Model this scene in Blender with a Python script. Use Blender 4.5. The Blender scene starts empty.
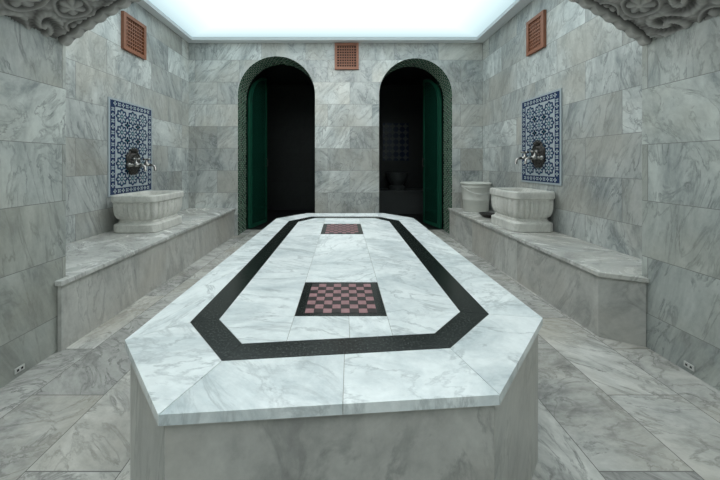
import bpy, bmesh, math, random
from mathutils import Vector, Matrix, noise
random.seed(7)
S = bpy.context.scene
COL = S.collection

# ------------------------------------------------------------------ helpers
class NT:
    def __init__(s, name):
        s.m = bpy.data.materials.new(name); s.m.use_nodes = True
        s.t = s.m.node_tree; s.b = s.t.nodes['Principled BSDF']
    def n(s, typ, **kw):
        nd = s.t.nodes.new(typ)
        for k, v in kw.items(): setattr(nd, k, v)
        return nd
    def l(s, a, b): s.t.links.new(a, b)
    def val(s, sock, v):
        if hasattr(v, 'is_linked') or isinstance(v, bpy.types.NodeSocket): s.l(v, sock)
        else: sock.default_value = v
    def math(s, op, a, b=0.0, clamp=False):
        nd = s.n('ShaderNodeMath', operation=op); nd.use_clamp = clamp
        s.val(nd.inputs[0], a); s.val(nd.inputs[1], b); return nd.outputs[0]
    def vmath(s, op, a, b):
        nd = s.n('ShaderNodeVectorMath', operation=op)
        s.val(nd.inputs[0], a); s.val(nd.inputs[1], b); return nd.outputs[0]
    def comb(s, x, y, z):
        nd = s.n('ShaderNodeCombineXYZ')
        for i, v in enumerate((x, y, z)): s.val(nd.inputs[i], v)
        return nd.outputs[0]
    def mix(s, f, a, b, mode='MIX'):
        nd = s.n('ShaderNodeMix', data_type='RGBA', blend_type=mode)
        s.val(nd.inputs[0], f); s.val(nd.inputs[6], a); s.val(nd.inputs[7], b)
        return nd.outputs[2]
    def ramp(s, f, stops):
        nd = s.n('ShaderNodeValToRGB'); e = nd.color_ramp.elements
        while len(e) < len(stops): e.new(0.5)
        for i, (p, c) in enumerate(stops):
            e[i].position = p; e[i].color = c if len(c) == 4 else (*c, 1)
        s.val(nd.inputs[0], f); return nd.outputs[0]
    def noise(s, v, scale, detail=5, rough=0.55, dist=0.0):
        nd = s.n('ShaderNodeTexNoise'); s.l(v, nd.inputs['Vector'])
        nd.inputs['Scale'].default_value = scale; nd.inputs['Detail'].default_value = detail
        nd.inputs['Roughness'].default_value = rough; nd.inputs['Distortion'].default_value = dist
        return nd.outputs[0]

def c4(c): return (*c, 1)

def marble(name, light, dark, tiles=None, axes='xy', rough=0.35, grout=(0.2, 0.2, 0.19),
           attr=False, var=0.25, mortar=0.003, vscale=1.0, veins=0.75, warm=None, off=(0, 0), bump=0.15, lo=0.35, hi=0.61):
    k = NT(name)
    pos = k.n('ShaderNodeNewGeometry').outputs['Position']
    sep = k.n('ShaderNodeSeparateXYZ'); k.l(pos, sep.inputs[0])
    ax = {'x': sep.outputs[0], 'y': sep.outputs[1], 'z': sep.outputs[2]}
    mort = None; rnd = 0.37
    if tiles:
        u = k.math('ADD', ax[axes[0]], off[0]); v = k.math('ADD', ax[axes[1]], off[1])
        br = k.n('ShaderNodeTexBrick'); br.offset = 0.5; br.offset_frequency = 2
        k.l(k.comb(u, v, 0), br.inputs['Vector'])
        br.inputs['Color1'].default_value = (0, 0, 0, 1); br.inputs['Color2'].default_value = (1, 1, 1, 1)
        br.inputs['Mortar'].default_value = (0.5, 0.5, 0.5, 1)
        br.inputs['Scale'].default_value = 1; br.inputs['Mortar Size'].default_value = mortar
        br.inputs['Mortar Smooth'].default_value = 0.2
        br.inputs['Brick Width'].default_value = tiles[0]; br.inputs['Row Height'].default_value = tiles[1]
        mort = br.outputs['Fac']
        sc = k.n('ShaderNodeSeparateColor'); k.l(br.outputs['Color'], sc.inputs[0]); rnd = sc.outputs[0]
    if attr:
        a = k.n('ShaderNodeAttribute'); a.attribute_name = 'rnd'; rnd = a.outputs['Fac']
    offv = k.comb(k.math('MULTIPLY', rnd, 17.3), k.math('MULTIPLY', rnd, 9.1), k.math('MULTIPLY', rnd, 23.7))
    p = k.vmath('ADD', pos, offv)
    ro = k.n('ShaderNodeVectorRotate'); ro.rotation_type = 'EULER_XYZ'; k.l(p, ro.inputs['Vector'])
    k.l(k.comb(k.math('MULTIPLY', rnd, 5.0), k.math('ADD', k.math('MULTIPLY', rnd, 3.1), 0.5), k.math('ADD', k.math('MULTIPLY', rnd, 4.0), 0.6)), ro.inputs['Rotation'])
    st = k.vmath('MULTIPLY', ro.outputs[0], (0.8, 3.4, 1.8))
    n1 = k.noise(st, 1.9 * vscale, 10, 0.66, 0.8)
    n2 = k.noise(st, 2.4 * vscale, 8, 0.62, 1.0)
    n3 = k.noise(p, 45, 5, 0.65)
    n4 = k.noise(st, 9 * vscale, 8, 0.7, 0.5)
    nn = k.math('ADD', k.math('MULTIPLY', n1, 0.74), k.math('MULTIPLY', n4, 0.26))
    base = k.ramp(nn, [(lo, dark), ((lo + hi) / 2, tuple((a * 0.40 + b * 0.60) for a, b in zip(dark, light))), (hi, light)])
    d = k.math('ABSOLUTE', k.math('SUBTRACT', n2, 0.5))
    vein = k.math('SUBTRACT', 1.0, k.math('MULTIPLY', d, 30.0), clamp=True)
    vein = k.math('MULTIPLY', vein, k.math('MULTIPLY', k.math('SUBTRACT', n4, 0.3, clamp=True), veins * 3.2), clamp=True)
    c = k.mix(vein, base, c4(tuple(x * 0.5 for x in dark)))
    if warm:
        w = k.ramp(k.noise(p, 1.3, 4), [(0.46, (0, 0, 0)), (0.64, (1, 1, 1))])
        c = k.mix(k.math('MULTIPLY', w, 0.55), c, k.mix(nn, c4(tuple(x * 0.55 for x in warm)), c4(tuple(min(1, x * 1.3) for x in warm))))
    br2 = k.math('ADD', k.math('MULTIPLY', rnd, var), 1.0 - var * 0.52)
    br2 = k.math('MULTIPLY', br2, k.math('ADD', k.math('MULTIPLY', n3, 0.28), 0.86))
    c = k.mix(1.0, c, k.comb(br2, br2, br2), 'MULTIPLY')
    if mort is not None: c = k.mix(mort, c, c4(grout))
    k.l(c, k.b.inputs['Base Color'])
    rr = k.math('ADD', k.math('MULTIPLY', n1, 0.2), rough - 0.1)
    k.l(rr, k.b.inputs['Roughness'])
    if mort is not None:
        bp = k.n('ShaderNodeBump'); bp.inputs['Strength'].default_value = bump; bp.inputs['Distance'].default_value = 0.004
        k.l(k.math('SUBTRACT', 1.0, mort), bp.inputs['Height']); k.l(bp.outputs[0], k.b.inputs['Normal'])
    return k.m

def plain(name, col, rough=0.5, metal=0.0, vary=0.15, nscale=30, bump=0.0):
    k = NT(name)
    tc = k.n('ShaderNodeTexCoord').outputs['Object']
    n = k.noise(tc, nscale, 4)
    f = k.math('ADD', k.math('MULTIPLY', n, vary * 2), 1 - vary)
    k.l(k.mix(1.0, c4(col), k.comb(f, f, f), 'MULTIPLY'), k.b.inputs['Base Color'])
    k.b.inputs['Roughness'].default_value = rough; k.b.inputs['Metallic'].default_value = metal
    if bump:
        bp = k.n('ShaderNodeBump'); bp.inputs['Strength'].default_value = bump; bp.inputs['Distance'].default_value = 0.003
        k.l(n, bp.inputs['Height']); k.l(bp.outputs[0], k.b.inputs['Normal'])
    return k.m

def obj(name, verts, faces, mats, parent=None, fm=None, smooth=False, rnd=None, bevel=0):
    me = bpy.data.meshes.new(name); me.from_pydata([tuple(v) for v in verts], [], faces)
    if not isinstance(mats, (list, tuple)): mats = [mats]
    for m in mats: me.materials.append(m)
    if fm: 
        for p, i in zip(me.polygons, fm): p.material_index = i
    bm = bmesh.new(); bm.from_mesh(me); bmesh.ops.recalc_face_normals(bm, faces=bm.faces); bm.to_mesh(me); bm.free()
    if smooth:
        for p in me.polygons: p.use_smooth = True
    if rnd is not None:
        a = me.attributes.new('rnd', 'FLOAT', 'POINT'); a.data.foreach_set('value', rnd)
    o = bpy.data.objects.new(name, me); COL.objects.link(o)
    if parent: o.parent = parent
    if bevel:
        b = o.modifiers.new('bevel', 'BEVEL'); b.width = bevel; b.segments = 3; b.limit_method = 'ANGLE'; b.angle_limit = 0.6
    return o

class MB:  # mesh builder
    def __init__(s): s.v = []; s.f = []; s.m = []; s.r = []
    def add(s, v, f, mi=0, r=0.3):
        b = len(s.v); s.v += [tuple(x) for x in v]; s.r += [r] * len(v)
        s.f += [tuple(i + b for i in q) for q in f]; s.m += [mi] * len(f)
    def box(s, a, b, mi=0, r=0.3):
        x0, y0, z0 = a; x1, y1, z1 = b
        v = [(x0, y0, z0), (x1, y0, z0), (x1, y1, z0), (x0, y1, z0), (x0, y0, z1), (x1, y0, z1), (x1, y1, z1), (x0, y1, z1)]
        s.add(v, [(0, 3, 2, 1), (4, 5, 6, 7), (0, 1, 5, 4), (1, 2, 6, 5), (2, 3, 7, 6), (3, 0, 4, 7)], mi, r)
    def prism(s, poly, z0, z1, mi=0, r=0.3):
        n = len(poly)
        v = [(x, y, z0) for x, y in poly] + [(x, y, z1) for x, y in poly]
        f = [tuple(range(n - 1, -1, -1)), tuple(range(n, 2 * n))] + [(i, (i + 1) % n, n + (i + 1) % n, n + i) for i in range(n)]
        s.add(v, f, mi, r)
    def tube(s, pts, rad, mi=0, seg=12):
        pts = [Vector(p) for p in pts]
        if not isinstance(rad, (list, tuple)): rad = [rad] * len(pts)
        v = []; f = []
        for i, p in enumerate(pts):
            t = (pts[min(i + 1, len(pts) - 1)] - pts[max(i - 1, 0)]).normalized()
            u = t.cross(Vector((0.13, 0.31, 0.94)))
            if u.length < 0.1: u = t.cross(Vector((1, 0, 0)))
            u.normalize(); w = t.cross(u)
            for j in range(seg):
                a = 2 * math.pi * j / seg
                v.append(p + (u * math.cos(a) + w * math.sin(a)) * rad[i])
        for i in range(len(pts) - 1):
            for j in range(seg):
                f.append((i * seg + j, i * seg + (j + 1) % seg, (i + 1) * seg + (j + 1) % seg, (i + 1) * seg + j))
        f.append(tuple(range(seg))); f.append(tuple(range((len(pts) - 1) * seg, len(pts) * seg)))
        s.add(v, f, mi)
    def lathe(s, prof, seg=40, mi=0, fn=None, cen=(0, 0, 0), close=False):
        v = []; f = []
        for i, (r, z) in enumerate(prof):
            for j in range(seg):
                a = 2 * math.pi * j / seg
                k = fn(a, i) if fn else (math.cos(a), math.sin(a))
                v.append((cen[0] + r * k[0], cen[1] + r * k[1], cen[2] + z))
        n = len(prof)
        for i in range(n - 1):
            for j in range(seg):
                f.append((i * seg + j, i * seg + (j + 1) % seg, (i + 1) * seg + (j + 1) % seg, (i + 1) * seg + j))
        f.append(tuple(range(seg))); f.append(tuple(range((n - 1) * seg, n * seg)))
        s.add(v, f, mi)
    def make(s, name, mats, parent=None, **kw):
        return obj(name, s.v, s.f, mats, parent, fm=s.m, rnd=s.r, **kw)

def empty(name, loc=(0, 0, 0)):
    e = bpy.data.objects.new(name, None); e.empty_display_size = 0.1; COL.objects.link(e); e.location = loc; return e

# ------------------------------------------------------------------ dims
XL, XR, YB, ZC = -2.13, 1.93, 4.0, 2.655
PXL, PXR, PYL, PYR = -1.52, 1.65, 1.59, 1.60
HT, HB = 0.48, 0.38
YF = -2.4

# ------------------------------------------------------------------ materials
WL, WD = (0.60, 0.62, 0.60), (0.21, 0.235, 0.24)
M_side = marble('marble_tiles_side', WL, WD, (0.61, 0.305), 'yz', 0.36, warm=(0.47, 0.44, 0.38), off=(0.13, 0.02), var=0.46, grout=(0.22, 0.22, 0.21), mortar=0.0020)
M_back = marble('marble_tiles_back', WL, WD, (0.61, 0.305), 'xz', 0.36, warm=(0.47, 0.44, 0.38), off=(0.21, 0.02), var=0.46, grout=(0.22, 0.22, 0.21), mortar=0.0020)
M_pier = marble('marble_tiles_pier', (0.56, 0.59, 0.56), (0.22, 0.245, 0.245), (0.64, 0.305), 'yz', 0.34, warm=(0.44, 0.43, 0.36), off=(0.35, 0.12), var=0.46, grout=(0.2, 0.2, 0.19), mortar=0.0018)
M_floor = marble('marble_tiles_floor', (0.61, 0.60, 0.57), (0.23, 0.23, 0.22), (0.62, 0.31), 'yx', 0.22, warm=(0.46, 0.42, 0.35), off=(0.3, 0.1), var=0.46, mortar=0.0018, grout=(0.18, 0.17, 0.16))
M_bench = marble('marble_bench_slab', (0.72, 0.72, 0.69), (0.34, 0.34, 0.33), attr=True, rough=0.26, var=0.2, warm=(0.56, 0.53, 0.47))
M_body = marble('marble_platform_body', (0.62, 0.615, 0.58), (0.30, 0.30, 0.285), attr=True, rough=0.32, var=0.14, warm=(0.50, 0.46, 0.40), vscale=0.7, veins=0.55)
M_top = marble('marble_platform_top', (0.92, 0.965, 0.97), (0.38, 0.46, 0.49), attr=True, rough=0.18, var=0.08, vscale=0.7, veins=0.5, lo=0.30, hi=0.55)
M_basin = marble('marble_basin_white', (0.78, 0.77, 0.72), (0.55, 0.54, 0.50), rough=0.35, veins=0.3, vscale=2)
M_dark = marble('marble_unlit_room', (0.012, 0.015, 0.015), (0.005, 0.007, 0.007), (0.6, 0.3), 'xz', 0.6, grout=(0.004, 0.004, 0.004))  # near-black colour paints in the darkness of the rooms behind
M_grout = plain('grout_grey', (0.30, 0.30, 0.28), 0.8)
M_plaster = plain('white_plaster', (0.78, 0.80, 0.81), 0.6, vary=0.04)
M_bronze = plain('aged_bronze', (0.055, 0.050, 0.047), 0.38, 0.7, vary=0.5, nscale=60)
M_brass = plain('tarnished_steel', (0.34, 0.325, 0.31), 0.25, 0.95, vary=0.25, nscale=60)
M_wood = plain('orange_wood', (0.25, 0.09, 0.045), 0.5, vary=0.3, nscale=14)
M_woodd = plain('vent_recess', (0.030, 0.012, 0.008), 0.9)
M_bucket = plain('cream_plastic', (0.64, 0.64, 0.59), 0.45, vary=0.06)
M_whitep = plain('white_plastic', (0.60, 0.60, 0.58), 0.4, vary=0.03)
M_blackh = plain('socket_hole', (0.03, 0.03, 0.03), 0.8)
M_gdoor = plain('green_glass', (0.004, 0.034, 0.022), 0.10, vary=0.1)
M_gdoorf = plain('green_door_frame', (0.012, 0.075, 0.046), 0.22, vary=0.1)

# granite with flecks
k = NT('black_granite'); tc = k.n('ShaderNodeNewGeometry').outputs['Position']
n = k.noise(tc, 150, 3, 0.75)
k.l(k.ramp(n, [(0.4, (0.003, 0.005, 0.0045)), (0.56, (0.010, 0.014, 0.012)), (0.70, (0.10, 0.11, 0.10))]), k.b.inputs['Base Color'])
k.b.inputs['Roughness'].default_value = 0.2; k.b.inputs['Specular IOR Level'].default_value = 0.4; M_gran = k.m
M_rose = plain('rose_marble', (0.33, 0.16, 0.17), 0.35, vary=0.4, nscale=80)
M_maroon = plain('dark_maroon_stone', (0.012, 0.004, 0.005), 0.3, vary=0.3, nscale=80)

# mosaic reveal (uses UV along arch)
k = NT('green_mosaic'); uv = k.n('ShaderNodeUVMap').outputs[0]
br = k.n('ShaderNodeTexBrick'); br.offset = 0.5; k.l(uv, br.inputs['Vector'])
br.inputs['Color1'].default_value = (0.02, 0.08, 0.050, 1); br.inputs['Color2'].default_value = (0.08, 0.16, 0.105, 1)
br.inputs['Mortar'].default_value = (0.34, 0.37, 0.31, 1); br.inputs['Scale'].default_value = 1
br.inputs['Mortar Size'].default_value = 0.0045; br.inputs['Brick Width'].default_value = 0.055; br.inputs['Row Height'].default_value = 0.05
k.l(br.outputs['Color'], k.b.inputs['Base Color']); k.b.inputs['Roughness'].default_value = 0.25; M_mos = k.m

# carved stone; shade in the recesses is painted by relief height
k = NT('carved_stone'); tc = k.n('ShaderNodeNewGeometry'); p = tc.outputs['Position']
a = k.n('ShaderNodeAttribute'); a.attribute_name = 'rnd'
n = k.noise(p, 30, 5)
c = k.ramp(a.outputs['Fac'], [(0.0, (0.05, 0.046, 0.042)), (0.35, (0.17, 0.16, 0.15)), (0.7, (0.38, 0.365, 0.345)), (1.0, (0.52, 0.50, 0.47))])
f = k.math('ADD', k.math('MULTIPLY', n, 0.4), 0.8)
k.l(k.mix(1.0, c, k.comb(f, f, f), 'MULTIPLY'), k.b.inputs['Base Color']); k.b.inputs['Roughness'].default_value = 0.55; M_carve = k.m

# luminous ceiling: bluish towards the edges, white in the middle
def lum(name, cx, cy, hx, hy, st):
    k = NT(name); p = k.n('ShaderNodeNewGeometry').outputs['Position']
    sp = k.n('ShaderNodeSeparateXYZ'); k.l(p, sp.inputs[0])
    ex = k.math('ABSOLUTE', k.math('DIVIDE', k.math('SUBTRACT', sp.outputs[0], cx), hx))
    ey = k.math('ABSOLUTE', k.math('DIVIDE', k.math('SUBTRACT', sp.outputs[1], cy), hy))
    e = k.math('MAXIMUM', k.math('POWER', ex, 2.0), k.math('POWER', ey, 1.8))
    col = k.ramp(e, [(0.0, (1.0, 1.0, 0.98)), (0.25, (0.52, 0.60, 0.61)), (0.6, (0.20, 0.245, 0.25)), (1.0, (0.115, 0.155, 0.165))])
    em = k.n('ShaderNodeEmission'); k.l(col, em.inputs[0]); em.inputs[1].default_value = st
    k.l(em.outputs[0], k.t.nodes['Material Output'].inputs[0]); return k.m

# ------------------------------------------------------------------ room shell
b = MB(); b.box((XL - 0.3, YF - 0.2, -0.15), (XR + 0.3, YB + 0.35, 0)); b.make('floor', M_floor)
b = MB(); b.box((XL - 0.25, PYL, 0), (XL, YB, ZC + 0.25)); b.make('wall_left', M_side)
b = MB(); b.box((XR, PYR, 0), (XR + 0.25, YB, ZC + 0.25)); b.make('wall_right', M_side)
b = MB(); b.box((XL - 0.25, YF, 0), (PXL, PYL, ZC + 0.25)); b.make('wall_left_pier', M_pier)
b = MB(); b.box((PXR, YF, 0), (XR + 0.25, PYR, ZC + 0.25)); b.make('wall_right_pier', M_pier)
b = MB(); b.box((XL - 0.25, YF - 0.2, 0), (XR + 0.25, YF, ZC + 0.25)); b.make('wall_front', M_back)

# back wall with 2 arched openings
AR = [(-1.448, -0.386), (0.497, 1.503)]
ZS = 1.94
def arch_pts(x0, x1, n=28):
    cx = (x0 + x1) / 2; r = (x1 - x0) / 2
    return [(cx - r * math.cos(math.pi * i / n), ZS + r * math.sin(math.pi * i / n)) for i in range(n + 1)]
TH = 0.34
b = MB()
def quad_col(pts_bottom):
    for i in range(len(pts_bottom) - 1):
        (xa, za), (xb, zb) = pts_bottom[i], pts_bottom[i + 1]
        for y in (YB, YB + TH):
            b.add([(xa, y, za), (xb, y, zb), (xb, y, ZC + 0.25), (xa, y, ZC + 0.25)], [(0, 1, 2, 3)])
quad_col([(XL - 0.25, 0), (AR[0][0], 0)])
quad_col(arch_pts(*AR[0])); quad_col([(AR[0][1], 0), (AR[1][0], 0)])
quad_col(arch_pts(*AR[1])); quad_col([(AR[1][1], 0), (XR + 0.25, 0)])
me_w = obj('wall_back', b.v, b.f, M_back)

for idx, (x0, x1) in enumerate(AR):
    pts = [(x0, 0)] + arch_pts(x0, x1, 36) + [(x1, 0)]
    v = []; f = []; L = 0; Ls = []
    for i, (x, z) in enumerate(pts):
        if i: L += math.dist(pts[i], pts[i - 1])
        Ls.append(L); v += [(x, YB - 0.004, z), (x, YB + TH, z)]
    for i in range(len(pts) - 1): f.append((2 * i, 2 * i + 1, 2 * i + 3, 2 * i + 2))
    o = obj('trim_%d' % (idx + 1), v, f, M_mos)
    ul = o.data.uv_layers.new(name='UVMap')
    for lp in o.data.loops:
        vi = lp.vertex_index; ul.data[lp.index].uv = (Ls[vi // 2], (vi % 2) * TH)

# ceiling frame + luminous panel
LX0, LX1, LY0, LY1 = -2.03, 1.80, 1.80, 3.90
b = MB()
zt = ZC + 0.25
b.box((XL, PYL, ZC), (LX0, YB, zt)); b.box((LX1, PYL, ZC), (XR, YB, zt))
b.box((LX0, LY1, ZC), (LX1, YB, zt)); b.box((LX0, PYL, ZC), (LX1, LY0, zt))
NX0, NX1, NY0, NY1 = -1.25, 1.4, -1.9, 0.55
b.box((PXL, YF, ZC), (NX0, 0.85, zt)); b.box((NX1, YF, ZC), (PXR, 0.85, zt))
b.box((NX0, YF, ZC), (NX1, NY0, zt)); b.box((NX0, NY1, ZC), (NX1, 0.85, zt))
b.make('ceiling', M_plaster)
b = MB(); b.box((LX0, LY0, ZC + 0.04), (LX1, LY1, ZC + 0.08))
b.make('ceiling_light_panel', lum('luminous_ceiling', (LX0 + LX1) / 2, (LY0 + LY1) / 2 - 0.2, (LX1 - LX0) / 2, (LY1 - LY0) / 2 + 0.2, 5.2))
b = MB(); b.box((NX0, NY0, ZC + 0.06), (NX1, NY1, ZC + 0.10))  # unseen panel behind the camera, added to light the platform front
b.make('ceiling_light_panel', lum('luminous_ceiling_unseen', (NX0 + NX1) / 2, (NY0 + NY1) / 2, (NX1 - NX0) / 2, (NY1 - NY0) / 2, 5.2))

# ------------------------------------------------------------------ carved arch
ac, AR_R, APEX = 0.065, 2.6, 2.19
AY0, AY1 = 0.85, 1.585
half = (PXR - PXL) / 2
tm = math.asin(half / AR_R)
NU, NV = 760, 170
P = 0.165
def carve(s, t):
    # arabesque: multi-petalled rosettes in interlaced ring scrolls, leaves between
    s += 0.012 * math.sin(t * 31); t += 0.012 * math.sin(s * 23)
    row = math.floor(t / (P * 0.87)); best = []
    for rr in (row - 1, row, row + 1, row + 2):
        cy = rr * P * 0.87; ox = (rr % 2) * P * 0.5
        q = round((s - ox) / P)
        for qq in (q - 1, q, q + 1):
            cx = qq * P + ox; best.append((math.hypot(s - cx, t - cy), s - cx, t - cy, (rr + qq) % 2))
    best.sort(); d, dx, dy, kind = best[0]; a = math.atan2(dy, dx)
    h = -0.9
    if kind:
        R1 = P * 0.33 * (0.78 + 0.22 * abs(math.cos(3 * a)))
        if d < R1:
            h = 0.15 + 0.6 * abs(math.cos(3 * a)) - 0.5 * (d / R1) ** 3
            if d < P * 0.08: h = 0.95 - 0.4 * (d / (P * 0.08)) ** 2
        ring = abs(d - P * 0.43)
        h = max(h, 0.7 - ring / (P * 0.05) * 0.8)
    else:
        sp = math.cos(a * 2 - d / P * 15)      # double spiral scroll
        h = max(h, 0.85 * sp - 0.1 + 0.15 * math.cos(a * 18))
        if d < P * 0.07: h = 0.9
    tri = best[2][0]
    leaf = 0.7 - abs(tri - d) * 20
    h = max(h, leaf * (0.7 + 0.3 * math.cos(a * 24)))
    return max(-1, min(1, h + 0.15 * noise.noise(Vector((s * 35, t * 35, 0.3)))))
v = []; r = []
for i in range(NU + 1):
    th = -tm + 2 * tm * i / NU; s = th * AR_R
    for j in range(NV + 1):
        y = AY0 + (AY1 - AY0) * j / NV
        h = carve(s, y)
        e = min(y - AY0, AY1 - y)
        if e < 0.035: h = 0.45 + 0.4 * abs(math.sin(s * 42))
        elif e < 0.048: h = -0.95
        rr = AR_R - 0.013 * h - (0.012 * abs(math.sin(s * 42)) if e < 0.035 else 0)
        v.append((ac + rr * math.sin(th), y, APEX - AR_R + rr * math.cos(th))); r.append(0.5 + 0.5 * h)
f = []
for i in range(NU):
    for j in range(NV):
        a = i * (NV + 1) + j; f.append((a, a + 1, a + NV + 2, a + NV + 1))
arch = empty('carved_stone_arch')
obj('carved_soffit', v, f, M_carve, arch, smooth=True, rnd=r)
b = MB()
for y in (AY0, AY1):
    for i in range(60):
        t0 = -tm + 2 * tm * i / 60; t1 = -tm + 2 * tm * (i + 1) / 60
        rr = AR_R - 0.014
        b.add([(ac + rr * math.sin(t0), y, APEX - AR_R + rr * math.cos(t0)), (ac + rr * math.sin(t1), y, APEX - AR_R + rr * math.cos(t1)),
               (ac + rr * math.sin(t1), y, zt), (ac + rr * math.sin(t0), y, zt)], [(0, 1, 2, 3)])
b.make('spandrel', M_back, arch)

# ------------------------------------------------------------------ benches
def inset_poly(poly, d):
    n = len(poly); out = []
    A = sum(poly[i][0] * poly[(i + 1) % n][1] - poly[(i + 1) % n][0] * poly[i][1] for i in range(n))
    sg = 1 if A > 0 else -1
    for i in range(n):
        p0, p1, p2 = Vector(poly[i - 1]), Vector(poly[i]), Vector(poly[(i + 1) % n])
        e1 = (p1 - p0).normalized(); e2 = (p2 - p1).normalized()
        n1 = Vector((-e1.y, e1.x)) * sg; n2 = Vector((-e2.y, e2.x)) * sg
        m = (n1 + n2); m = m / max(0.25, m.dot(n1)) if m.length > 1e-6 else n1
        q = p1 + m * d; out.append((q.x, q.y))
    return out
def bench(sx, xs, poly_end, y_end):
    e = empty('marble_bench')
    xf, xw = xs
    ov = 0.018 * (-1 if sx > 0 else 1)
    b = MB(); g = 0.0008
    cuts = [y_end + 0.0, 2.02, 2.78, 3.42, 4.0] 
    body = MB()
    first = [(xw, cuts[1] - g), (xw, PYL + 0.012)] + poly_end(ov, 0.018) + [(xf + ov, cuts[1] - g)]
    b.prism(first, HB - 0.028, HB, r=random.random())
    for i in range(1, 4):
        b.prism([(xw, cuts[i] + g), (xf + ov, cuts[i] + g), (xf + ov, cuts[i + 1] - g), (xw, cuts[i + 1] - g)], HB - 0.028, HB, r=random.random())
    b.make('slab', M_bench, e, bevel=0.005)
    cuts2 = [0, 2.45, 3.3, 4.0]
    first = [(xw, cuts2[1] - g), (xw, PYL + 0.012)] + poly_end(0, 0) + [(xf, cuts2[1] - g)]
    body.prism(first, 0.0, HB - 0.028, r=random.random())
    for i in range(1, 3):
        body.prism([(xw, cuts2[i] + g), (xf, cuts2[i] + g), (xf, cuts2[i + 1] - g), (xw, cuts2[i + 1] - g)], 0.0, HB - 0.028, r=random.random())
    body.make('body', M_body, e)
    return e
bench(-1, (-1.495, XL + 0.002), lambda ov, e: [(PXL + 0.004, PYL + 0.012), (PXL + 0.004, 1.54 - e), (-1.495 + ov, 1.54 - e)], 1.54)
bench(1, (1.47, XR - 0.002), lambda ov, e: [(PXR - 0.004, PYR + 0.012), (PXR - 0.004, 1.575 - e), (1.47 + ov, 1.67 - e)], 1.575)

# ------------------------------------------------------------------ central platform
plat = empty('marble_platform')
O = [(-0.382, 0.598), (0.352, 0.65), (0.671, 0.973), (0.665, 2.74), (0.42, 3.01), (-0.38, 3.0), (-0.625, 2.72), (-0.642, 0.852)]
BO = [(-0.318, 0.762), (0.301, 0.815), (0.503, 0.999), (0.505, 2.62), (0.34, 2.82), (-0.31, 2.82), (-0.485, 2.60), (-0.50, 0.948)]
BI = [(-0.291, 0.835), (0.28, 0.886), (0.410, 1.015), (0.412, 2.58), (0.30, 2.73), (-0.27, 2.73), (-0.395, 2.56), (-0.412, 0.965)]
zt0, zt1 = HT - 0.024, HT
body = MB(); bp = inset_poly(O, 0.013)
for i in range(8):
    a, c = Vector(bp[i]), Vector(bp[(i + 1) % 8])
    d = (c - a).normalized(); nrm = Vector((-d.y, d.x))
    L = (c - a).length; nseg = max(1, round(L / 0.95)) if i not in (0,) else 1
    for q in range(nseg):
        p0 = a + d * (L * q / nseg + 0.0008); p1 = a + d * (L * (q + 1) / nseg - 0.0008)
        q1 = p1 + nrm * 0.03; q0 = p0 + nrm * 0.03
        body.prism([tuple(p0), tuple(p1), tuple(q1), tuple(q0)], 0.0, zt0, r=[0.35, 0.6, 0.15, 0.8, 0.5, 0.3, 0.7, 0.45][i] + q * 0.07)
body.make('body', M_body, plat)
b = MB(); b.prism(inset_poly(bp, 0.031), 0.0, zt0 - 0.001); b.prism(inset_poly(O, 0.010), zt0, zt1 - 0.002); b.make('core', M_grout, plat)
top = MB(); G = 0.0008
def piece(poly, r): top.prism(inset_poly(poly, G), zt0 + 0.0005, zt1, r=r)
def lerp(a, c, t): return (a[0] + (c[0] - a[0]) * t, a[1] + (c[1] - a[1]) * t)
rs = [0.12, 0.32, 0.55, 0.71, 0.9, 0.05, 0.44, 0.63]
for i in range(8):
    j = (i + 1) % 8
    if i == 0: cuts = [0, 0.52, 1]
    elif i in (2, 6): cuts = [0, 0.34, 0.68, 1]
    elif i == 4: cuts = [0, 0.5, 1]
    else: cuts = [0, 1]
    for q in range(len(cuts) - 1):
        piece([lerp(O[i], O[j], cuts[q]), lerp(O[i], O[j], cuts[q + 1]), lerp(BO[i], BO[j], cuts[q + 1]), lerp(BO[i], BO[j], cuts[q])], (rs[i] + q * 0.27) % 1)
xa, xb = -0.165, 0.15
def yfront(x):
    pts = [BI[7], BI[0], BI[1], BI[2]]
    for p0, p1 in zip(pts, pts[1:]):
        if p0[0] <= x <= p1[0]: return p0[1] + (p1[1] - p0[1]) * (x - p0[0]) / (p1[0] - p0[0])
def yback(x):
    pts = [BI[6], BI[5], BI[4], BI[3]]
    for p0, p1 in zip(pts, pts[1:]):
        if p0[0] <= x <= p1[0]: return p0[1] + (p1[1] - p0[1]) * (x - p0[0]) / (p1[0] - p0[0])
C1 = (0.985, 1.265); C2 = (2.12, 2.48)
xm = 0.02
piece([(xa, yfront(xa)), (xm, yfront(xm)), (xm, C1[0]), (xa, C1[0])], 0.2)
piece([(xm, yfront(xm)), (xb, yfront(xb)), (xb, C1[0]), (xm, C1[0])], 0.85)
piece([(xa, C1[1]), (xb, C1[1]), (xb, 1.72), (xa, 1.72)], 0.5)
piece([(xa, 1.72), (xb, 1.72), (xb, C2[0]), (xa, C2[0])], 0.95)
piece([(xa, C2[1]), (xb, C2[1]), (xb, yback(xb)), (xa, yback(xa))], 0.3)
def sidex(yy, left):
    l0, l1 = (BI[7], BI[6]) if left else (BI[2], BI[3])
    return l0[0] + (l1[0] - l0[0]) * (yy - l0[1]) / (l1[1] - l0[1])
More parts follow.
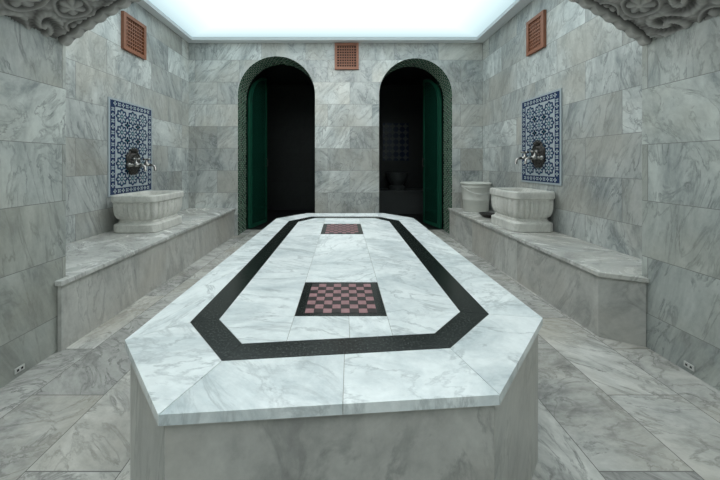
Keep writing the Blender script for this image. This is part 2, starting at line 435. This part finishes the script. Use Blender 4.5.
for left in (True, False):
    x = xa if left else xb
    ys = [1.42, 2.05] if left else [1.55, 2.2]
    if left:
        piece([BI[7], BI[0], (x, yfront(x)), (x, ys[0]), (sidex(ys[0], 1), ys[0])], 0.66)
        piece([(sidex(ys[0], 1), ys[0]), (x, ys[0]), (x, ys[1]), (sidex(ys[1], 1), ys[1])], 0.08)
        piece([(sidex(ys[1], 1), ys[1]), (x, ys[1]), (x, yback(x)), BI[5], BI[6]], 0.4)
    else:
        piece([(x, yfront(x)), BI[1], BI[2], (sidex(ys[0], 0), ys[0]), (x, ys[0])], 0.28)
        piece([(x, ys[0]), (sidex(ys[0], 0), ys[0]), (sidex(ys[1], 0), ys[1]), (x, ys[1])], 0.77)
        piece([(x, ys[1]), (sidex(ys[1], 0), ys[1]), BI[3], BI[4], (x, yback(x))], 0.14)
top.make('top_slabs', M_top, plat)
gr = MB()
for i in range(8):
    j = (i + 1) % 8
    gr.prism(inset_poly([BO[i], BO[j], BI[j], BI[i]], 0.0009), zt0 + 0.0005, zt1 + 0.0002)
for (y0, y1) in (C1, C2):
    gr.prism(inset_poly([(xa, y0), (xb, y0), (xb, y1), (xa, y1)], 0.0008), zt0 + 0.0005, zt1 + 0.0002)
gr.make('granite_band', M_gran, plat)
ch = MB()
for (y0, y1) in (C1, C2):
    mx, my = 0.032, 0.020
    w = (xb - xa - 2 * mx) / 8; h = (y1 - y0 - 2 * my) / 8
    for i in range(8):
        for j in range(8):
            px, py = xa + mx + i * w, y0 + my + j * h
            ch.box((px + 0.0007, py + 0.0007, zt1 - 0.001), (px + w - 0.0007, py + h - 0.0007, zt1 + 0.0012), (i + j) % 2)
ch.make('chessboard_inlay', [M_rose, M_maroon], plat)

# ------------------------------------------------------------------ basins
def basin(loc, hx, hy, H, flip):
    n = 168
    def sq(a, p=6.5):
        c, s = math.cos(a), math.sin(a)
        r = 1 / ((abs(c) ** p + abs(s) ** p) ** (1 / p)); return r * c, r * s
    prof = [(0.94, 0), (0.97, 0.015), (0.97, 0.20), (0.94, 0.22), (0.88, 0.235), (0.84, 0.26), (0.84, 0.29), (0.80, 0.31), (0.84, 0.34),
            (0.90, 0.38), (0.95, 0.46), (0.975, 0.56), (0.985, 0.66), (0.985, 0.79), (1.0, 0.815), (1.03, 0.84), (1.03, 0.97), (1.01, 1.0),
            (0.88, 1.0), (0.85, 0.97), (0.82, 0.85), (0.72, 0.62), (0.50, 0.47), (0.2, 0.44), (0.02, 0.44)]
    v = []; f = []
    for i, (r, z) in enumerate(prof):
        for j in range(n):
            a = 2 * math.pi * j / n; c, s = sq(a)
            fl = 1.0
            if 8 <= i <= 13: fl = 1 - 0.075 * (1 - abs(math.sin(a * 14)))
            v.append((c * r * hx * fl, s * r * hy * fl, z * H))
    for i in range(len(prof) - 1):
        for j in range(n): f.append((i * n + j, i * n + (j + 1) % n, (i + 1) * n + (j + 1) % n, (i + 1) * n + j))
    f.append(tuple(range(n))); f.append(tuple(range((len(prof) - 1) * n, len(prof) * n)))
    o = obj('marble_basin', v, f, M_basin, smooth=False); o.location = loc
    return o
basin((-1.86, 2.80, HB + 0.001), 0.21, 0.25, 0.33, 0)
basin((1.72, 2.82, HB + 0.001), 0.195, 0.24, 0.36, 0)

# ------------------------------------------------------------------ tile panels
M_tw = plain('glaze_white', (0.42, 0.47, 0.50), 0.18, vary=0.08)
M_tb = plain('glaze_cobalt', (0.028, 0.045, 0.105), 0.18, vary=0.3)
M_tt = plain('glaze_turquoise', (0.04, 0.14, 0.17), 0.18, vary=0.2)
M_td = plain('glaze_navy', (0.012, 0.02, 0.05), 0.18, vary=0.3)
def tile_panel(side, y0, y1, z0, z1):
    b = MB(); x = XL if side < 0 else XR; s = 1 if side < 0 else -1
    def bx(ya, yb, za, zb, d0, d1, mi): b.box((min(x + s * d0, x + s * d1), ya, za), (max(x + s * d0, x + s * d1), yb, zb), mi)
    bx(y0, y1, z0, z1, 0.001, 0.012, 0)
    def flat(cy, cz, pts, d, mi):
        b.add([(x + s * d, cy + p[0], cz + p[1]) for p in pts], [tuple(range(len(pts)))], mi)
    bw = 0.075; i0 = 0.018
    for (ya, yb, za, zb) in ((y0 + i0, y1 - i0, z0 + i0, z0 + bw), (y0 + i0, y1 - i0, z1 - bw, z1 - i0), (y0 + i0, y0 + bw, z0 + bw, z1 - bw), (y1 - bw, y1 - i0, z0 + bw, z1 - bw)):
        bx(ya, yb, za, zb, 0.011, 0.0135, 1)
    def rot(pts, a): c, q = math.cos(a), math.sin(a); return [(p[0] * c - p[1] * q, p[0] * q + p[1] * c) for p in pts]
    def petal(L, W, o=0.0, n=10): return [(o + L * 0.5 * (1 - math.cos(2 * math.pi * i / n)), W * math.sin(2 * math.pi * i / n)) for i in range(n)]
    def disc(r, n=12): return [(r * math.cos(2 * math.pi * i / n), r * math.sin(2 * math.pi * i / n)) for i in range(n)]
    def blossoms(ya, za, yb, zb, n):
        for i in range(n):
            t = (i + 0.5) / n; cy, cz = ya + (yb - ya) * t, za + (zb - za) * t
            for q in range(4): flat(cy, cz, rot(petal(0.019, 0.007, 0.003), q * math.pi / 2 + (i % 2) * math.pi / 4), 0.0145, 0)
            flat(cy, cz, disc(0.006), 0.0152, 2)
    m = (i0 + bw) / 2
    blossoms(y0 + m, z0 + m, y1 - m, z0 + m, 10); blossoms(y0 + m, z1 - m, y1 - m, z1 - m, 10)
    blossoms(y0 + m, z0 + bw, y0 + m, z1 - bw, 14); blossoms(y1 - m, z0 + bw, y1 - m, z1 - bw, 14)
    fy0, fy1, fz0, fz1 = y0 + bw + 0.008, y1 - bw - 0.008, z0 + bw + 0.008, z1 - bw - 0.008
    nc, nr = 3, 5; w = (fy1 - fy0) / nc; h = (fz1 - fz0) / nr
    for i in range(nc):
        for j in range(nr):
            cy, cz = fy0 + (i + 0.5) * w, fz0 + (j + 0.5) * h
            R = min(w, h) * 0.5
            flat(cy, cz, [(R * (0.95 + 0.09 * math.cos(8 * a)) * math.cos(a), R * (0.95 + 0.09 * math.cos(8 * a)) * math.sin(a)) for a in [2 * math.pi * q / 48 for q in range(48)]], 0.013, 1)
            for q in range(8): flat(cy, cz, rot(petal(R * 0.52, R * 0.13, R * 0.25), q * math.pi / 4), 0.0138, 0)
            for q in range(8): flat(cy, cz, rot(petal(R * 0.22, R * 0.06, R * 0.62), q * math.pi / 4 + 0.39), 0.0138, 2)
            flat(cy, cz, disc(R * 0.22), 0.0142, 2); flat(cy, cz, disc(R * 0.11), 0.0150, 0)
    for i in range(nc + 1):
        for j in range(nr + 1):
            cy, cz = fy0 + i * w, fz0 + j * h
            if 0 < i < nc and 0 < j < nr:
                for q in range(4): flat(cy, cz, rot(petal(w * 0.26, w * 0.09, 0.0), q * math.pi / 2), 0.0136, 3)
                flat(cy, cz, disc(w * 0.06), 0.0145, 2)
    return b.make('decorative_tile_panel', [M_tw, M_tb, M_tt, M_td])
tile_panel(-1, 2.62, 3.22, 0.69, 1.60)
tile_panel(1, 2.55, 3.12, 0.80, 1.66)

# ------------------------------------------------------------------ faucets
def faucet(side, y, z):
    x = (XL + 0.016) if side < 0 else (XR - 0.016); s = 1 if side < 0 else -1
    e = empty('bronze_wall_faucet', (x, y, z))
    b = MB()
    n = 64; rings = [(1.0, 0.0), (1.0, 0.008), (0.9, 0.014), (0.78, 0.010), (0.62, 0.022), (0.45, 0.024), (0.35, 0.034), (0.15, 0.045), (0.01, 0.048)]
    v = []; f = []
    for i, (r, d) in enumerate(rings):
        for j in range(n):
            a = 2 * math.pi * j / n
            L = 1 + (0.13 * abs(math.sin(4 * a)) if i < 4 else 0.06 * math.cos(16 * a) if i < 6 else 0)
            v.append((s * d, 0.092 * r * L * math.cos(a), 0.12 * r * L * math.sin(a)))
    for i in range(len(rings) - 1):
        for j in range(n): f.append((i * n + j, i * n + (j + 1) % n, (i + 1) * n + (j + 1) % n, (i + 1) * n + j))
    f.append(tuple(range(n))); f.append(tuple(range((len(rings) - 1) * n, len(rings) * n)))
    b.add(v, f)
    b.make('rosette_plate', M_bronze, e, smooth=False)
    for q, dy in enumerate((-0.075, 0.075)):
        b = MB()
        b.tube([(s * 0.01, dy, -0.03), (s * 0.03, dy, -0.03), (s * 0.032, dy, -0.03), (s * 0.12, dy, -0.03)], [0.026, 0.022, 0.014, 0.014])
        b.tube([(s * 0.085, dy, -0.045), (s * 0.085, dy, -0.01), (s * 0.085, dy, 0.0), (s * 0.085, dy, 0.025)], [0.020, 0.020, 0.010, 0.010])
        b.tube([(s * 0.085, dy - 0.036, 0.028), (s * 0.085, dy - 0.01, 0.03), (s * 0.085, dy + 0.01, 0.03), (s * 0.085, dy + 0.036, 0.028)], [0.011, 0.007, 0.007, 0.011])
        b.tube([(s * 0.049, dy, 0.028), (s * 0.08, dy, 0.03), (s * 0.09, dy, 0.03), (s * 0.121, dy, 0.028)], [0.011, 0.007, 0.007, 0.011])
        b.tube([(s * 0.115, dy, -0.03), (s * 0.15, dy, -0.033), (s * 0.17, dy, -0.045), (s * 0.175, dy, -0.085), (s * 0.175, dy, -0.09)], [0.014, 0.014, 0.012, 0.012, 0.016])
        b.make('tap_%d' % (q + 1), M_brass, e, smooth=True)
    b = MB()
    for a in (-0.9, -0.45, 0, 0.45, 0.9):
        b.tube([(s * 0.012, 0.02 * math.sin(a), 0.09), (s * 0.02, 0.05 * math.sin(a), 0.09 + 0.035 * math.cos(a)), (s * 0.012, 0.07 * math.sin(a), 0.09 + 0.06 * math.cos(a))], [0.006, 0.011, 0.004], seg=8)
    b.make('palmette_crest', M_bronze, e, smooth=True)
faucet(-1, 2.92, 1.01); faucet(1, 2.84, 1.08)

# ------------------------------------------------------------------ wooden vents
def vent(kind, u, z, w=0.32, h=0.37):
    b = MB()
    def bx(u0, u1, z0, z1, d0, d1, mi):
        if kind == 'b': b.box((u0, YB - d1, z0), (u1, YB - d0, z1), mi)
        elif kind == 'l': b.box((XL + d0, u0, z0), (XL + d1, u1, z1), mi)
        else: b.box((XR - d1, u0, z0), (XR - d0, u1, z1), mi)
    u0, u1, z0, z1 = u - w / 2, u + w / 2, z - h / 2, z + h / 2; fw = 0.035
    bx(u0 + 0.01, u1 - 0.01, z0 + 0.01, z1 - 0.01, 0.001, 0.006, 1)
    bx(u0, u1, z0, z0 + fw, 0.001, 0.03, 0); bx(u0, u1, z1 - fw, z1, 0.001, 0.03, 0)
    bx(u0, u0 + fw, z0 + fw, z1 - fw, 0.001, 0.03, 0); bx(u1 - fw, u1, z0 + fw, z1 - fw, 0.001, 0.03, 0)
    n = 8
    for i in range(1, n):
        c = u0 + fw + (w - 2 * fw) * i / n; bx(c - 0.0055, c + 0.0055, z0 + fw, z1 - fw, 0.006, 0.018, 0)
        c = z0 + fw + (h - 2 * fw) * i / n; bx(u0 + fw, u1 - fw, c - 0.0055, c + 0.0055, 0.010, 0.022, 0)
    b.make('wooden_wall_vent', [M_wood, M_woodd])
vent('b', 0.05, 2.465, 0.33, 0.36); vent('l', 2.94, 2.28, 0.32, 0.36); vent('r', 2.88, 2.28, 0.26, 0.35)

# ------------------------------------------------------------------ bucket & bowl
b = MB()
b.lathe([(0.145, 0), (0.15, 0.005), (0.16, 0.14), (0.165, 0.145), (0.162, 0.16), (0.172, 0.30), (0.178, 0.305), (0.175, 0.32), (0.178, 0.345), (0.187, 0.35), (0.187, 0.365), (0.175, 0.367), (0.168, 0.355), (0.14, 0.01)], seg=48)
bucket = empty('plastic_bucket', (1.73, 3.78, HB + 0.001)); b.make('pail', M_bucket, bucket, smooth=True)
b = MB(); b.tube([(0.19 * math.cos(t), -0.02 - 0.172 * math.sin(t), 0.33 - 0.10 * math.sin(t)) for t in [math.pi * i / 16 for i in range(17)]], 0.004, seg=6)
b.make('handle', M_whitep, bucket, smooth=True)
b = MB(); b.lathe([(0.03, 0), (0.05, 0.003), (0.085, 0.022), (0.098, 0.042), (0.103, 0.043), (0.092, 0.04), (0.07, 0.018), (0.03, 0.008), (0.002, 0.012)], seg=36)
o = b.make('metal_bowl', M_bronze, smooth=True); o.location = (1.66, 3.31, HB + 0.001)

# ------------------------------------------------------------------ sockets at pier feet
def sock(x, y, s):
    b = MB(); b.box((min(x, x + s * 0.005), y - 0.020, 0.022), (max(x, x + s * 0.005), y + 0.020, 0.046), 0)
    for dy in (-0.009, 0.009): b.box((min(x + s * 0.004, x + s * 0.0062), y + dy - 0.004, 0.029), (max(x + s * 0.004, x + s * 0.0062), y + dy + 0.004, 0.039), 1)
    b.make('wall_outlet', [M_whitep, M_blackh])
sock(PXL + 0.0005, 1.36, 1); sock(PXR - 0.0005, 1.38, -1)

# ------------------------------------------------------------------ dark rooms behind + doors
y0, y1 = YB + TH, 6.2
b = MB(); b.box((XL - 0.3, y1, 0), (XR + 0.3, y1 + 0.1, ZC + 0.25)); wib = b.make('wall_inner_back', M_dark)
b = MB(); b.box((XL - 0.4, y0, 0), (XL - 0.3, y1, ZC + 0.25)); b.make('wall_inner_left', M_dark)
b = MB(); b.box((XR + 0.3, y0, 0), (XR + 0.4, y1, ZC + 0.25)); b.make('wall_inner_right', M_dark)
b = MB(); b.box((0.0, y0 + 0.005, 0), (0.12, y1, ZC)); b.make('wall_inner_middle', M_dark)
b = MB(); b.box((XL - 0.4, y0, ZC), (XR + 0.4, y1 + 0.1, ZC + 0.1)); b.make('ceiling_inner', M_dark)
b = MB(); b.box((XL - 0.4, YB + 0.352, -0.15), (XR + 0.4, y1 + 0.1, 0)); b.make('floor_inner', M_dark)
M_db = plain('marble_painted_dim', (0.05, 0.055, 0.055), 0.5)  # marble colour darkened to paint in the gloom of the inner room
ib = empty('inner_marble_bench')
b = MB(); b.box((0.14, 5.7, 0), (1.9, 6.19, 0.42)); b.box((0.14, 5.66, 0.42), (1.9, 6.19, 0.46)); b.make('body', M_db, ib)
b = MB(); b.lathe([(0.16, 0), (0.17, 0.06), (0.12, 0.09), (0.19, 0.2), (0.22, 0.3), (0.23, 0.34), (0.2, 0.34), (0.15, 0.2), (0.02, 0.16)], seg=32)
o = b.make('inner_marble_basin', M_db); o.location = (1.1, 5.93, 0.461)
b = MB(); b.box((0.85, 6.18, 1.05), (1.4, 6.199, 1.85), 0)
for i in range(4):
    for j in range(6):
        cx, cz = 0.85 + 0.55 * (i + 0.5) / 4, 1.05 + 0.8 * (j + 0.5) / 6
        b.add([(cx + 0.05 * math.cos(t) * (1 + .3 * math.cos(4 * t)), 6.178, cz + 0.05 * math.sin(t) * (1 + .3 * math.cos(4 * t))) for t in [2 * math.pi * q / 24 for q in range(24)]], [tuple(range(24))], 1)
b.make('tile_panel', [M_td, M_db], wib)

def door(name, hx, sgn, r, ang):
    e = empty(name, (hx, YB + TH + 0.03, 0.0)); e.rotation_euler = (0, 0, ang)
    def leaf(off):
        o = [(off, 0.012 + off), (r - off, 0.012 + off)]
        N = 16
        for i in range(N + 1):
            t = math.pi / 2 * i / N
            o.append((r - off - (r - 2 * off) * math.sin(t), ZS - 0.03 + (r - off - 0.02) * math.cos(t)))
        return o
    for nm, off, th, m in (('frame', 0.0, 0.018, M_gdoorf), ('glass_panel', 0.06, 0.021, M_gdoor)):
        o = leaf(off); n = len(o)
        v = [(sgn * x, -th, z) for x, z in o] + [(sgn * x, th, z) for x, z in o]
        f = [tuple(range(n)), tuple(range(2 * n - 1, n - 1, -1))] + [(i, (i + 1) % n, n + (i + 1) % n, n + i) for i in range(n)]
        obj(nm, v, f, m, e)
    b = MB()
    for s in (-1, 1):
        b.tube([(sgn * (r - 0.04), s * 0.02, 0.95), (sgn * (r - 0.04), s * 0.05, 0.95), (sgn * (r - 0.04), s * 0.05, 1.07), (sgn * (r - 0.04), s * 0.02, 1.07)], 0.007, seg=8)
    b.make('handle', M_bronze, e)
door('door_1', AR[0][0] + 0.03, 1, 0.52, math.radians(76))
door('door_2', AR[1][1] - 0.03, -1, 0.49, math.radians(-76))

# ------------------------------------------------------------------ world, camera
w = bpy.data.worlds.new('world'); S.world = w; w.use_nodes = True
w.node_tree.nodes['Background'].inputs[0].default_value = (0.5, 0.55, 0.6, 1); w.node_tree.nodes['Background'].inputs[1].default_value = 0.1
cd = bpy.data.cameras.new('camera'); cam = bpy.data.objects.new('camera', cd); COL.objects.link(cam)
cam.location = (0, 0, 1.0); cam.rotation_euler = (math.radians(90), 0, 0)
cd.sensor_width = 36; cd.lens = 14.5; cd.shift_x = 17 / 720; cd.shift_y = -77 / 720; cd.clip_start = 0.02
S.camera = cam
S.view_settings.view_transform = 'Standard'; S.view_settings.look = 'None'
S.view_settings.gamma = 1.06
